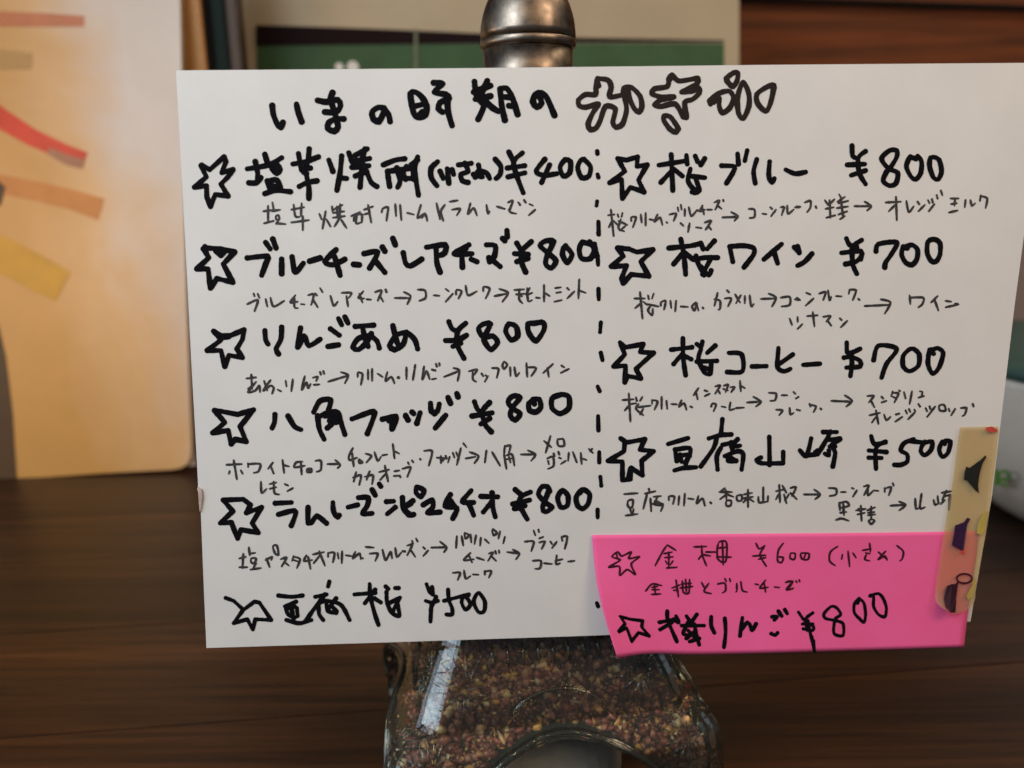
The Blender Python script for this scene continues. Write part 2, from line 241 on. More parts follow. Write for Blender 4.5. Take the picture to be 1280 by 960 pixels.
# every pen stroke on the card: T tile origin in pixels, K kind and pen width, then the points of one stroke per line (tile units)
WS = dict(star=1.4, menu_name=1.2, title=1.25, title_decorated=1.3, note_star=1.15, note_menu_name=1.05, divider_dash=1.15, yen_price=1.16, fine_print=1.2, note_writing=1.1)
STROKES = '''
T 320 85
K title 32
101 235 108 290 130 345 155 372 168 340
253 225 262 270 285 335
385 202 440 212 510 198 528 235 500 275 430 275
478 155 465 195 482 250 505 330 512 370 488 395 448 378 455 340 500 318 548 318
768 335 735 320 725 275 765 245 800 255 795 285 765 330
800 250 828 290 838 335
965 165 985 280 1010 310 1060 295 1065 235 1035 180 995 150 962 160
985 240 1050 225
1012 305 1040 275
1110 92 1165 98 1115 150 1185 165 1205 190 1150 215 1140 255 1165 275
1195 175 1200 270 1225 360
T 500 85
465 85 478 170 525 230
545 80 522 130 505 160
460 150 510 130 565 110
470 195 520 185 565 175
528 180 520 250 488 320
540 215 580 250 615 270
625 130 635 230 655 325
630 130 665 125 700 180 735 290
650 180 700 185
680 235 710 240
868 170 885 220 855 245 830 210 848 165 885 155 920 190 965 295
T 720 85
K title_decorated 27
135 65 125 110 120 165 60 165 15 200 20 235 60 245 140 225 105 280 75 350 90 385 125 375 150 330 185 240 245 255 230 340 250 370 290 350 315 270 310 210 295 145 300 125 345 120 400 175 412 240 395 275 365 255 335 190 325 140
135 65 200 75 220 120 210 180 300 165
130 80 140 110
580 70 600 45 640 80 720 70 760 65 755 100 700 130 660 150 720 145 765 125 770 155 730 195 680 215 690 310 670 305 620 225 530 240 490 230 530 200 610 180 530 180 475 160 490 130 570 115 588 70
550 300 590 305 640 380 625 400 590 385 550 330 552 300
985 30 1012 30 1005 85 980 115 955 95 940 65 985 28
840 225 835 205 900 155 960 145 985 190 960 250 915 280 895 240 895 190
860 215 890 190
1045 90 1080 160 1080 240 1045 315 1015 280 1010 180 1040 95
1235 110 1180 125 1130 165 1135 220 1185 270 1215 220 1230 125
1215 108 1240 125
T 236 176
K star 24
80 150 130 180 220 100 232 130 205 200 275 180 245 225 200 270 245 345 165 335 135 410 112 350 110 280 35 290 110 225 75 155
K menu_name 30
365 175 500 150 580 105
415 130 430 200 428 260
375 262 420 262 450 230
475 85 492 140
520 175 550 150 570 180 550 205 525 185 550 175
490 250 510 310
495 255 550 245 580 310
525 285 560 285
475 330 540 310 635 318
650 145 730 130 810 100
685 80 705 180 735 205
752 50 745 120 725 190
705 170 760 170
690 285 740 260 800 250
735 215 750 290 750 360
875 120 900 190
955 95 945 200 925 310
945 230 985 235
1000 75 1020 130
1115 50 1040 90
1100 50 1085 110 1085 180
1020 130 1130 110
1020 165 1125 155
1040 220 1110 190
1080 180 1070 290
1110 190 1140 260 1175 285
1215 150 1290 120 1350 112
1240 190 1255 285
1245 190 1400 170 
1300 170 1320 250 1305 290
1360 160 1340 200 1355 240 
1325 232 1395 235
1400 160 1405 240
1430 100 1410 170 1420 250 1435 340
1390 150 1430 120
T 492 176
275 130 235 170 235 230 270 280
290 190 310 235
335 175 345 265
365 180 375 210
405 150 485 140
445 140 465 190 420 210 430 250 465 260
530 150 545 225
510 225 530 190 580 200 600 235
500 210 555 225
635 115 670 160 665 210 640 235
K yen_price 30
720 70 750 130
805 75 750 130 770 220 810 325
710 170 820 155
715 225 820 200
945 115 890 190 940 215 1020 205
975 150 925 260
1070 120 1040 165 1060 220 1100 200 1105 130 1070 115
1180 115 1150 165 1175 230 1220 220 1230 160 1190 115
T 236 176
K fine_print 12
465 440 540 430
495 405 495 510
470 515 530 500
522 385 530 430
520 440 570 430
545 470 560 465 565 490 545 490 545 470
545 515 605 520
560 495 545 520
640 430 720 415
655 400 665 470 690 475
705 390 700 470
640 510 750 495
712 470 712 558
815 455 830 490
855 440 835 550
860 490 885 535
895 410 900 450
960 400 905 430
900 450 970 440
900 480 975 470
945 395 940 480 910 535
950 490 985 545
925 410 930 480
1015 470 1070 445
1030 500 1040 465 1080 460 1080 510
1050 455 1045 515 1075 510
1095 430 1150 410
1120 400 1130 460 1140 510
1095 460 1130 450
1210 425 1205 445
1215 420 1245 415 1240 465 1235 500
T 492 176
10 395 15 470
40 400 48 495
85 450 125 460
170 400 150 480 195 455 210 500
175 480 190 465
268 390 290 490
320 400 295 440 310 500
350 380 400 372
365 430 415 425 395 465
480 390 465 455 500 420 520 465
580 400 590 455 600 440
645 410 695 425
715 385 745 375 725 440 765 455
730 445 720 430
780 385 790 400
815 370 825 385
850 395 870 405
885 430 845 465
T 236 288
K star 26
90 115 120 110 200 115 285 135 215 210 275 325 175 300 135 360 120 240 50 240 125 170 90 115
100 100 110 140
170 130 200 155 225 130
K menu_name 31
365 172 490 162 480 210 455 280
480 75 508 115
525 55 545 110
580 180 580 270
645 165 665 260 715 205
755 192 820 172
920 120 850 195 900 215 975 180
910 160 945 280
1030 212 1065 215
1095 145 1180 135 1130 235
1165 190 1225 262
1210 105 1225 130
1275 50 1290 90
T 492 280
60 180 75 245 105 262 175 220
205 145 320 130 320 180 290 195
265 145 270 240 290 300
470 130 380 185 490 185
425 170 430 270
430 165 450 150
485 220 520 235
580 130 635 135 630 200 600 235 595 210 665 265
680 90 695 105
708 40 710 80
K yen_price 31
770 120 800 170
860 110 800 170 800 240 825 300
755 185 840 190
770 235 840 215
1000 110 950 105 915 135 970 185 1015 230 985 275 950 250 960 195 985 120
1070 140 1055 190 1085 240 1115 190 1075 135
1180 115 1160 160 1175 215 1230 215 1255 160 1225 110 1240 130 1180 112
1255 125 1270 200
T 236 288
K fine_print 12
365 460 430 435 410 505
405 395 410 410
430 395 440 420
480 430 490 475
510 420 530 475 595 440
665 405 635 450 680 445
660 420 660 480 680 485
700 460 722 462
745 405 780 400 765 465
775 430 805 480
790 395 800 405
820 360 835 385
885 410 905 470 930 445
955 390 1015 390 1000 420
985 410 995 475
1090 380 1060 420 1095 425
1065 395 1085 450
1110 430 1138 432
1165 385 1205 375 1180 440
1195 410 1215 445
1230 370 1235 385
T 492 280
5 462 100 462
65 425 105 450 85 500
150 410 195 415 200 460 160 480
250 445 285 448
325 405 345 420
370 435 325 485
390 420 390 440
395 410 425 420 405 465
450 385 465 445 520 420
560 395 560 420
565 390 600 405 575 465
630 450 705 435
660 405 715 430 680 485
755 412 815 408
765 440 820 435
785 410 785 470 805 495
800 450 790 440
850 400 830 440 865 430
835 400 840 480 865 475
890 460 915 462
940 380 940 485
945 430 975 450
1010 400 1045 395
1015 430 1045 425
1005 485 1050 475
1085 400 1095 410
1130 420 1085 465
1160 345 1155 465
1160 415 1200 430
T 250 390
K star 24
85 120 130 145 195 145 275 110 265 170 230 230 265 285 180 270 155 340 130 240 45 240 130 175 85 120
130 160 180 155
K menu_name 30
405 115 410 175 425 200
510 95 505 170 475 230 490 262
628 100 610 220 650 150 680 210 750 170
815 105 870 145
800 215 865 205
865 40 885 80
905 30 925 70
970 90 1085 82
1015 95 1030 160 1050 215
1070 135 1040 190 990 235 955 220 990 165 1060 150 1105 180 1120 225
1205 85 1225 170 1240 210
1290 125 1270 200 1215 235 1185 210 1225 145 1290 130 1340 170 1360 230
K yen_price 31
T 492 390
345 60 365 105 400 120
450 70 400 120 400 210 440 290
325 178 400 175 455 145
370 215 420 195
605 75 560 75 530 105 560 155 620 150 650 190 610 235 580 205 565 160 600 80
720 75 700 120 735 175 775 150 765 90 720 75
840 75 880 70 935 65 940 110 890 180 845 130 840 75
T 250 390
K fine_print 12
290 415 350 408
320 390 325 480
350 435 300 500 345 490 370 460 375 500
300 480 340 450
400 430 420 490
440 425 395 490 440 460 460 475 450 510
485 485 505 495
535 430 540 465
580 420 570 495
655 400 635 485 665 440 675 475 690 450
705 410 735 405 725 430
710 455 745 452
750 375 755 390
770 370 775 385
800 435 915 400
880 375 925 395 905 445
985 380 985 405
990 375 1015 390 1005 455
1050 360 1050 420
1075 355 1075 430
1110 385 1140 405
1170 375 1160 430 1195 405 1215 445
1235 410 1242 413
T 492 390
30 405 35 410
80 345 80 420
135 330 120 425
190 340 180 420 205 370 225 420
240 360 260 365
240 420 265 415
265 325 270 340
285 320 288 335
315 405 405 370
375 350 410 365 400 430
470 370 520 360 500 395
495 375 495 420 515 435
550 385 560 400
575 395 580 400
590 400 570 435
615 350 655 355 645 410
690 310 710 330 690 355 680 335 695 312
728 345 730 400
755 345 765 400 785 380
830 320 835 405
840 345 890 350 860 400
995 325 935 380
960 350 970 405
1050 335 1065 345
1095 355 1045 380
T 256 480
K star 25
60 165 100 170 205 190 305 160 220 265 258 360 190 345 165 375 145 290 50 305 125 240 60 165
K menu_name 30
438 190 435 240 420 275
520 200 560 265 600 285
680 175 720 105 785 100 770 170
705 200 715 280 745 345
710 205 780 175 830 180 850 240 875 315
750 200 800 195 820 215
800 200 795 245 765 275
780 230 820 240
920 218 1055 170 1050 220 1015 310
1110 220 1195 200 1190 240 1170 280
1120 215 1165 225 1170 270
1180 220 1150 230
1255 200 1270 225
T 500 480
35 195 50 225
75 175 85 185
125 180 105 245
190 120 195 170 215 185 225 175
245 125 235 170 215 185
285 195 220 275
300 85 315 120
355 60 362 80
K yen_price 31
465 110 485 160 525 185
560 115 515 170 530 250 570 298
450 200 575 180
505 250 560 215
750 85 705 75 675 110 700 150 750 185 720 225 690 200 700 150 745 90
840 95 805 120 810 165 850 175 880 145 870 95 830 95 840 125
990 70 950 90 950 150 1000 185 1055 150 1055 80 1015 65 985 75
T 256 480
K fine_print 12
135 505 230 500
180 475 200 595
155 545 150 560
225 540 235 560
270 495 270 520
275 500 345 500 335 545 305 555
425 490 395 530
410 510 430 560
485 475 495 555
490 505 525 515
610 485 570 490 560 520 625 510
600 490 605 565
640 530 665 530 665 550 640 550 640 535 660 545
690 480 725 480 725 535 700 548
765 500 840 500
815 475 845 505 830 525
925 400 900 450 905 475 950 460
920 430 930 515
965 470 985 490 965 495 960 475
1005 435 1040 450 1010 490
1060 425 1080 480 1100 455
1110 445 1140 440
1175 375 1185 465
1185 420 1215 435
925 585 975 570 965 630
945 550 930 610
1000 580 1050 570 1045 625
1030 545 1010 600
1090 550 1150 535
1125 510 1145 610
1130 560 1095 600
1185 545 1215 540
1180 575 1220 572
350 610 355 680 385 655
405 625 445 615
405 655 445 645
430 610 435 680 465 690
500 625 520 635
550 650 515 670
T 500 480
1 580 2 582
15 530 65 520 45 580
50 490 55 500
75 478 82 488
125 468 128 472
150 418 200 420 180 510
230 460 275 465 255 490
255 450 255 495
285 450 290 465
310 455 300 490
330 430 340 460
350 425 360 450
380 400 355 505
395 370 415 395
410 465 470 455
435 425 490 450 465 495
540 415 530 490
575 425 625 510
655 385 650 440
655 390 690 385 680 430
650 440 665 530
665 445 700 440 715 510
665 470 695 465
680 450 690 490
755 440 840 440
800 415 845 440 820 480
900 355 945 395
940 325 910 430
985 350 990 385 1025 385 1020 345 985 345
920 465 955 455 960 510 925 530
925 480 930 500
960 435 965 450
990 425 995 440
995 460 1005 465
1035 480 1005 500
1055 430 1050 480
1080 425 1105 490
1130 430 1135 500
1140 465 1165 475
1180 405 1205 430
1190 420 1200 405
T 256 596
K star 24
115 145 240 140 285 175 260 225 355 190 295 290 335 350 225 330 205 385 165 285 95 290 175 215 115 145
K menu_name 29
440 165 540 160
460 235 560 210 565 240 540 305
645 190 645 290 665 290 700 245 760 290
800 160 805 220 830 250 840 240
895 190 955 175
960 130 1020 130 1015 180 985 230 1045 228
1045 80 1065 115
1090 45 1100 60
1135 155 1180 152
1190 190 1140 232
1235 130 1240 200 1275 240 
1250 190 1290 170
T 500 596
15 130 25 200 70 240 85 235
35 180 80 150
105 65 150 85 130 125 100 100 110 65
145 175 200 145 205 190 170 225 250 220
315 110 280 185 355 195 330 260
320 150 345 190
285 170 330 170
445 85 390 155 460 160
430 165 460 240
505 122 610 125
575 100 580 190 595 250
570 160 520 220
K yen_price 30
720 80 750 105
815 95 755 125 750 180 795 265
705 170 810 145
715 200 780 180
930 75 890 60 865 110 915 165 950 190 910 220 890 190 935 90
1015 85 985 130 1005 190 1045 180 1050 120 1015 85
1125 90 1100 130 1110 180 1140 200 1175 170 1185 110 1150 80 1125 100
T 256 596
K fine_print 12
215 510 255 500
240 480 235 570
215 565 265 565
275 440 280 490
280 480 315 475
290 510 320 510 310 540 290 535 290 510
320 540 300 575
285 580 350 570
380 520 420 500 415 520
385 510 405 565
425 435 450 430 460 485 440 480 425 440
475 515 510 505 480 560
500 535 525 555
555 495 545 525
560 500 595 515 575 570
555 520 585 530
635 490 620 525 670 520
645 500 660 575
675 485 745 470
715 465 750 555
720 490 680 540
770 475 770 500
775 475 810 475 800 535
830 475 835 510
858 465 855 540
880 490 915 495
940 470 925 510 965 480 975 515
985 508 988 510
1005 438 1055 442
1030 480 1080 480 1065 525
1110 455 1130 520 1160 470 1170 510
1190 445 1200 500 1225 475
1235 465 1250 465
T 500 596
20 465 30 468
45 430 75 425 45 490
65 455 95 500
75 400 80 415
100 385 110 405
145 440 155 450
175 460 145 495
195 442 285 440
250 405 290 440 275 470
355 370 350 445
385 370 395 430
405 350 430 365 410 385 402 355
440 360 445 410
475 365 465 420
505 380 500 430
530 390 555 415
580 325 605 350 585 365 575 335
625 340 615 385
655 375 645 415
440 475 400 520 460 515
430 490 450 535
480 505 525 520
555 480 580 475 550 525
575 500 600 525
595 465 600 480
618 460 620 475
670 470 740 480
705 455 745 480 725 515
780 405 835 405 820 465
835 335 845 365
865 330 868 345
870 385 895 375
870 410 905 405 885 450
940 405 950 420
980 405 950 445
1010 380 1015 400
1010 375 1045 375 1030 450
830 525 880 525 875 570 845 575
900 540 950 545
980 490 975 545 1000 540
970 525 1015 515
1050 530 1090 525
330 600 375 600 360 645
400 585 410 635 440 620
455 610 490 612
530 590 530 610
535 590 570 590 555 630
T 256 710
K star 19
130 187 180 205 240 260 180 345 265 320 300 385 315 320 415 325 340 215 310 210 240 262
K menu_name 24
460 172 540 180 610 172
500 240 570 210
505 245 520 290 560 310
530 250 560 240
575 250 580 300
545 265 550 305
510 325 590 345 665 325
778 85 770 115
690 180 760 165
750 165 690 245 630 330
710 235 715 290 740 325
720 215 760 205 850 230 905 325
760 225 770 270 820 280
820 190 790 230 770 260
790 235 825 270
935 165 1065 155
1030 100 1035 180 1060 280 1085 355
1065 135 1000 220
1060 190 1100 215
1130 115 1145 130
1190 125 1210 125
1135 150 1140 220 1170 280 1215 300 1205 230
1150 220 1220 185
1215 190 1175 270
T 500 710
K yen_price 23
165 100 185 150 205 165
200 120 205 160
160 205 195 215 235 205
225 180 190 260
195 230 190 335
300 135 305 200 325 250 325 290 290 290
275 205 350 185 430 165
400 175 385 215 410 260 440 225 430 170
490 155 460 210 490 275 525 270 530 210 495 155
K divider_dash 24
T 740 176
32 65 34 80
35 210 40 228
32 378 28 405
40 505 42 585
T 740 290
38 5 42 15
35 150 38 205
40 355 42 420
55 565 50 625
T 740 415
55 130 65 175
35 340 48 370
38 525 40 615
T 740 530
45 175 45 240
52 330 58 385
35 535 35 585
T 740 660
30 470 38 490
T 740 176
K star 23
160 110 215 120 285 100 280 160 345 150 290 245 325 320 240 290 190 360 185 240 110 262 205 190 160 110
K menu_name 27
418 152 585 125
495 85 505 310
490 195 430 260
510 175 565 220
590 90 595 145
645 95 660 130
705 110 680 150
615 175 600 250 640 310
610 220 705 230
650 240 670 310 640 325
625 320 665 300
810 155 890 160 880 200 840 265
910 80 915 145
970 60 955 125
1030 115 1010 190 1020 265
1110 130 1105 220 1125 260 1140 235
1210 180 1270 205 1335 195
T 996 176
K yen_price 28
345 30 350 95 385 110
430 65 385 105 390 200 430 270
315 150 425 145
340 215 430 185
625 60 580 60 530 110 570 170 630 200 620 265 580 280 540 250 560 195 590 160 625 100 620 60
710 100 685 160 715 225 745 240 775 200 780 130 755 95 745 115 710 105
835 105 830 160 855 230 885 240 905 190 890 120 855 100 840 105
T 740 176
K fine_print 12
100 465 140 460
118 430 135 595
125 500 105 540
135 500 165 530
160 460 165 475
190 450 185 475
165 500 220 525
180 490 165 545 200 565
210 530 175 560
245 480 245 500
250 475 275 480 255 540
305 460 310 510
335 450 335 530
360 490 385 495
410 460 390 505 425 480 440 525
465 508 470 512
485 460 525 455 510 500
535 415 540 440
555 400 560 430
580 425 580 470
605 415 620 470 650 440
655 435 665 435
690 405 675 440 705 430
690 415 700 460
720 430 750 430
765 385 795 375 770 430
785 405 810 425
820 370 822 376
815 478 905 475
870 445 910 470 890 500
555 515 570 530
610 515 600 570
650 540 685 545
705 510 745 500 710 555
725 530 745 555
980 425 1015 430 1015 475 985 482
1065 455 1090 458
1115 415 1125 425
1150 430 1120 470
1180 415 1200 415 1185 465
1220 405 1225 455 1260 430
1270 415 1290 415
T 996 176
0 410 20 412
50 385 85 375 85 415 65 445
118 410 122 418
175 370 195 400
235 365 200 400
205 370 210 480
180 425 230 415
185 480 240 465
265 335 280 360
300 350 255 380
260 390 320 375
250 420 320 410
275 360 290 480
260 460 315 440
300 470 270 490
360 408 460 408
425 380 465 408 440 435
555 385 650 380
620 350 625 495
615 400 575 440
685 375 700 445 730 410
755 380 765 395
800 400 760 440
820 370 830 390
845 365 850 385
860 395 825 440
875 340 880 360
900 310 910 340
960 360 1010 360
965 395 1000 390
990 365 985 405
950 448 1005 435
1055 370 1050 415
1085 370 1095 405 1115 390
1150 340 1145 375
1150 345 1190 360 1180 420
T 740 290
K star 25
160 100 230 105 280 125 380 110 305 185 355 275 245 265 195 320 185 290 215 210 120 215 195 150 160 100
K menu_name 28
480 100 620 85 680 70
555 45 575 150 585 265
565 135 510 200
580 130 630 170
680 70 695 105
765 55 720 105
650 150 665 200 700 270
640 175 700 160 785 160
740 170 690 265
680 215 730 270 745 240
860 90 880 185
860 90 950 85 1010 100 1010 140 950 220
1185 75 1075 170
1135 115 1160 195
1265 95 1295 125
T 996 290
5 90 15 130
95 135 50 185 5 210
K yen_price 29
310 40 330 80 375 95
405 50 350 95 350 200 375 260
280 130 400 120 400 170
305 200 370 185 400 155
495 120 510 75 625 65 590 140 555 190 550 220
665 90 655 140 680 190 720 205 750 170 755 110 720 80 670 95 690 100
820 60 815 130 840 180 870 185 895 140 895 70 860 45 820 60
T 740 290
K fine_print 12
265 415 330 415
300 375 315 540
305 445 270 475
320 435 345 455
350 395 355 420
385 385 375 415
345 450 415 465
370 455 350 490 375 520 380 480
430 440 430 460
435 435 460 430 450 485
490 430 495 475
525 430 520 495
555 465 600 468
650 440 625 465 640 490 655 450 665 490
692 472 695 476
765 420 800 430 800 480 790 485
785 380 765 460
845 365 855 375
830 415 870 415 850 465
895 390 925 440
930 395 900 445
955 400 955 445
985 395 995 465 1010 450
1055 418 1145 415
1105 385 1150 410 1125 465
1180 410 1235 405 1235 455 1185 465
1270 420 1290 425
1235 540 1250 580
T 996 290
0 410 20 425
60 380 85 390
105 415 55 460
140 385 180 375 165 425
195 365 205 425 215 405
245 400 280 402
330 360 325 385
330 360 370 365 350 425
385 418 392 424
425 462 575 455
525 420 585 440 550 510
705 395 710 450
705 410 790 410 785 450 760 470
880 400 840 440
860 420 885 490
930 430 965 435
990 448 1005 448
1010 452 930 470
5 530 5 560
35 575 5 605
65 525 130 520
100 500 110 590
165 530 210 525 185 560 
190 550 215 585
270 540 280 550
315 555 275 595
T 740 415
K star 23
175 65 210 95 320 75 300 125 385 130 275 230 305 290 225 275 205 315 210 210 135 215 205 140 180 80
175 65 195 110
K menu_name 26
495 110 625 95
568 40 570 160 585 270
560 140 510 200
580 150 620 170
655 75 680 95
690 60 685 85
770 85 720 130
680 110 665 170 700 250 735 265
655 185 780 180
745 200 740 260
695 220 740 235
855 130 935 140 940 245 845 250
1000 215 1090 213
1165 100 1160 220 1200 245 1240 230
1255 140 1170 200
T 996 415
40 205 145 198
K yen_price 27
312 65 315 125 340 130 395 105
295 160 340 155 395 180 395 215 310 222
340 130 345 200 335 275
480 175 510 85 625 105 560 200 530 285
700 110 665 150 665 215 705 245 760 210 765 140 730 105 695 115
830 110 820 200 850 260 890 220 915 130 880 100 850 110 855 135
T 740 415
K fine_print 12
190 425 260 420
230 385 240 560
235 455 205 490
240 450 275 445
275 410 280 430
315 405 300 430
290 450 275 480 320 520
285 470 365 460
320 480 300 515
375 425 375 450
380 425 410 435 390 485
435 405 435 480
465 430 470 480
495 450 530 452
560 425 545 465 575 445 590 485
615 465 625 470
665 350 635 395
650 375 660 420
705 365 720 370
735 385 705 400
770 340 800 335 770 385
790 365 800 385
825 335 850 330 835 375
820 355 850 365
865 345 890 345 870 375
925 305 930 370
930 335 955 350
750 450 745 465
755 445 775 455 760 495
810 465 835 470
865 440 860 485 890 480
900 475 950 472
968 440 1050 435
1010 405 1055 435 1025 465
1105 380 1150 385 1145 425 1115 430
1185 395 1220 395
1260 375 1270 385
1150 485 1190 490 1170 520
1235 475 1240 515 1260 505
T 996 415
10 405 -5 415
0 485 20 490
80 450 85 465
85 455 120 465 105 500
148 478 152 482
215 430 340 435
300 395 345 430 310 465
440 400 480 400 450 440
465 430 485 470
530 405 540 415
560 430 530 440
600 370 590 400
605 380 635 385 610 440
600 405 625 415
640 365 645 370
670 375 680 415
720 370 705 450
770 370 785 375 780 400
760 410 795 400
455 520 520 505
495 490 510 575
495 530 470 565
545 515 560 550 585 530
620 515 640 510
615 560 660 530
680 490 690 510
700 480 710 500
740 500 695 545
735 485 740 495
760 450 770 465
805 475 815 495
830 465 835 480
865 465 815 530
890 460 895 490 930 490 920 455 890 460
950 480 955 495
990 480 965 520
1025 475 1060 475 1050 515 1035 525
1100 450 1105 465
T 740 530
K star 23
180 90 215 115 330 95 300 160 385 170 310 230 315 320 245 275 240 345 190 350 190 235 100 230 200 170 205 110
240 280 225 340
K menu_name 26
475 125 600 88
520 165 530 230
520 160 610 150 610 200
530 200 600 190
550 190 560 235
605 200 585 245
515 290 570 275 650 270
815 -30 805 70
730 90 800 70 870 65
780 80 760 150 680 265
805 150 780 200 785 285
815 130 860 120
910 95 870 140 925 135
870 115 880 175
830 200 910 170 945 190 935 285
855 195 850 230 900 230
870 210 895 225
1108 80 1110 255
1055 210 1030 225 1060 245 1190 245
1195 175 1195 245
T 996 530
90 90 60 200 20 165
70 195 115 190
115 175 130 165
165 50 250 50
210 45 190 90 130 190
190 100 270 90
270 95 220 130 240 180 225 265
175 185 200 195 200 165
205 140 240 140
K yen_price 26
465 75 485 125 555 115
555 110 495 150 495 280
450 165 560 175
450 210 530 212
730 95 670 120 650 165 690 190 690 235 650 255 610 255
700 105 790 115 840 110
790 125 775 170 800 195 840 160 845 110 800 110
910 110 890 160 910 205 945 180 960 110 930 105 925 125
T 740 530
K fine_print 12
200 438 285 432
225 480 255 475 250 520 225 515 225 480
235 520 245 555
260 530 255 555
210 572 285 562
355 405 360 425
330 435 395 420
345 435 320 530
365 465 370 545
385 455 430 450
410 455 390 500 430 510
400 480 425 490
370 500 440 500 430 545
480 455 480 475
485 450 515 455 505 500
545 450 540 505
580 435 575 510
600 465 635 470
665 450 655 495 690 465 705 510
740 490 745 495
830 400 800 425
795 425 875 425
835 410 840 470
840 440 800 470
845 440 885 455
840 480 870 480 865 510 840 510 840 480
905 450 910 480 935 475 935 445 905 450
950 440 1000 430
945 465 1005 455
975 410 975 520
970 465 945 490
980 465 1010 485
1070 395 1070 485
1040 455 1045 490 1095 485
1100 450 1098 485
1150 420 1195 410
1170 380 1175 490
1165 440 1150 470
1190 385 1215 430
1200 440 1215 495
1230 440 1205 480
1240 400 1275 395 1250 450
1240 430 1280 470
T 996 530
45 440 140 440
110 410 145 440 115 470
200 400 245 405 245 440 205 450
275 425 305 425
345 400 355 405
375 415 350 455
420 390 450 385 420 445
445 400 445 445 475 420
480 415 510 418
550 400 550 425
560 400 590 395 575 445
600 370 605 385
265 490 270 540
265 495 310 485 325 510 275 525
290 495 295 570
270 555 310 550
245 600 280 590 325 605
370 540 430 530
400 510 405 605
380 565 425 555
385 530 395 545
440 540 490 520
465 515 465 590
445 555 485 550
445 570 490 565
470 595 450 605 465 625 485 605 465 595
585 510 675 505
640 485 680 505 640 540
740 465 745 530 760 525
780 435 770 525 800 520
855 475 865 505 890 490
880 450 885 500
905 430 965 420
935 415 910 475
930 450 960 445 950 475
900 500 925 475
960 440 950 535
T 740 660
K note_writing 11
125 180 160 150 185 175 245 150 230 190 295 180 245 225 270 290 220 260 175 295 170 240 105 245 175 200 125 180
150 155 160 190
395 235 440 150 470 105
470 105 525 140
450 160 500 150
455 185 505 180
480 150 480 240
460 205 470 225
505 205 490 230
465 250 530 245
635 118 715 115
685 110 690 170 715 235
690 165 665 195
690 165 740 175
710 150 780 150
790 95 785 190 835 210 840 90 795 85
815 80 820 230
790 125 840 120
780 180 870 182
1025 95 1045 130 1080 110
1075 120 1050 170 1090 240
1005 175 1085 170
1040 195 1085 185
T 960 660
95 95 65 140 60 205 85 215 95 185 65 180
140 160 140 190 165 195 170 160 145 155
205 160 215 195 250 195 255 160 210 155
235 160 225 190
435 115 390 150 385 205 420 235
465 165 460 195
500 145 510 240
530 155 550 185
590 140 645 130
635 95 640 150
610 155 635 160
615 165 605 195 635 205
690 150 735 190
735 145 690 195 730 175 745 200
805 110 845 145 840 190 825 205
40 368 70 372
115 335 155 335 125 385 160 375
175 330 180 340
195 325 198 335
T 740 660
335 395 375 350 435 360
375 370 410 365
390 360 395 410
375 385 420 385
370 415 430 412
500 375 550 355
525 325 540 430
510 390 535 385
565 330 570 400 605 405 610 320
560 350 620 345
585 320 590 400
550 375 630 365
685 340 705 380
730 345 700 395 745 410
785 350 830 345 835 390 815 405
830 315 840 335
860 315 865 335
905 345 905 390 900 400
930 335 940 390 970 400
1020 350 1040 355
1085 325 1050 375 1100 370
1075 340 1085 400
1145 370 1165 370
1210 340 1250 335 1215 385 1255 380
K note_star 21
175 555 235 570 315 580 310 620 355 675 290 655 245 710 215 625 165 650 205 600 175 555
K note_menu_name 25
470 520 475 580 530 710
420 590 520 570
500 590 425 635
510 570 540 590
525 550 540 580
590 550 610 580
655 540 620 590
560 610 700 610
600 590 570 660 620 670
640 600 650 660 670 730
590 690 650 640
610 710 670 690
600 640 660 700
745 555 745 610 765 655
830 565 835 650 825 745
940 560 925 675
930 640 970 590 985 600 1000 640 1025 600
1125 555 1155 555 1140 575
1120 660 1145 670 1160 655
1165 520 1185 550
1205 510 1220 535
K note_yen_price 21
T 960 660
190 525 220 570
280 530 235 570 245 640
215 600 280 600
220 630 280 640 280 610 230 590
250 580 265 660 290 770
275 680 285 740
285 705 290 770
430 500 395 490 350 535 360 565 430 580 470 600 470 670 430 670 410 650 420 570 455 540 430 500
570 440 540 475 540 530 575 570 600 590 610 540 600 470 575 445 560 470
635 425 660 430 660 490 690 540 730 555 740 500 720 440 690 410 640 420
'''

# ------------------------------------------------------------------ the table and the wall
yaw = math.radians(-5.5)
def rotz(p): return Vector((p[0] * math.cos(yaw) - p[1] * math.sin(yaw), p[0] * math.sin(yaw) + p[1] * math.cos(yaw), p[2]))
yaw = -yaw
table = empty('table', (0, 0, 0), 'dark brown wooden table of long boards under the bottle', 'table')
edges = [-.12, .085, .170, .262, .335, .408, .470, .545, .64, .80]
rp = random.Random(3)
for a, b in zip(edges[:-1], edges[1:]):
    dz = rp.uniform(-.00025, 0)
    v, f = box((0, (a + b) / 2, -.011 + dz), (2.6, (b - a) - .0002, .022), .0003)
    child('plank', [rotz(p) for p in v], f, M_table, table)
v, f = box((0, .34, -.030), (2.6, .94, .014)); child('backing_board', [rotz(p) for p in v], f, M_brown, table)

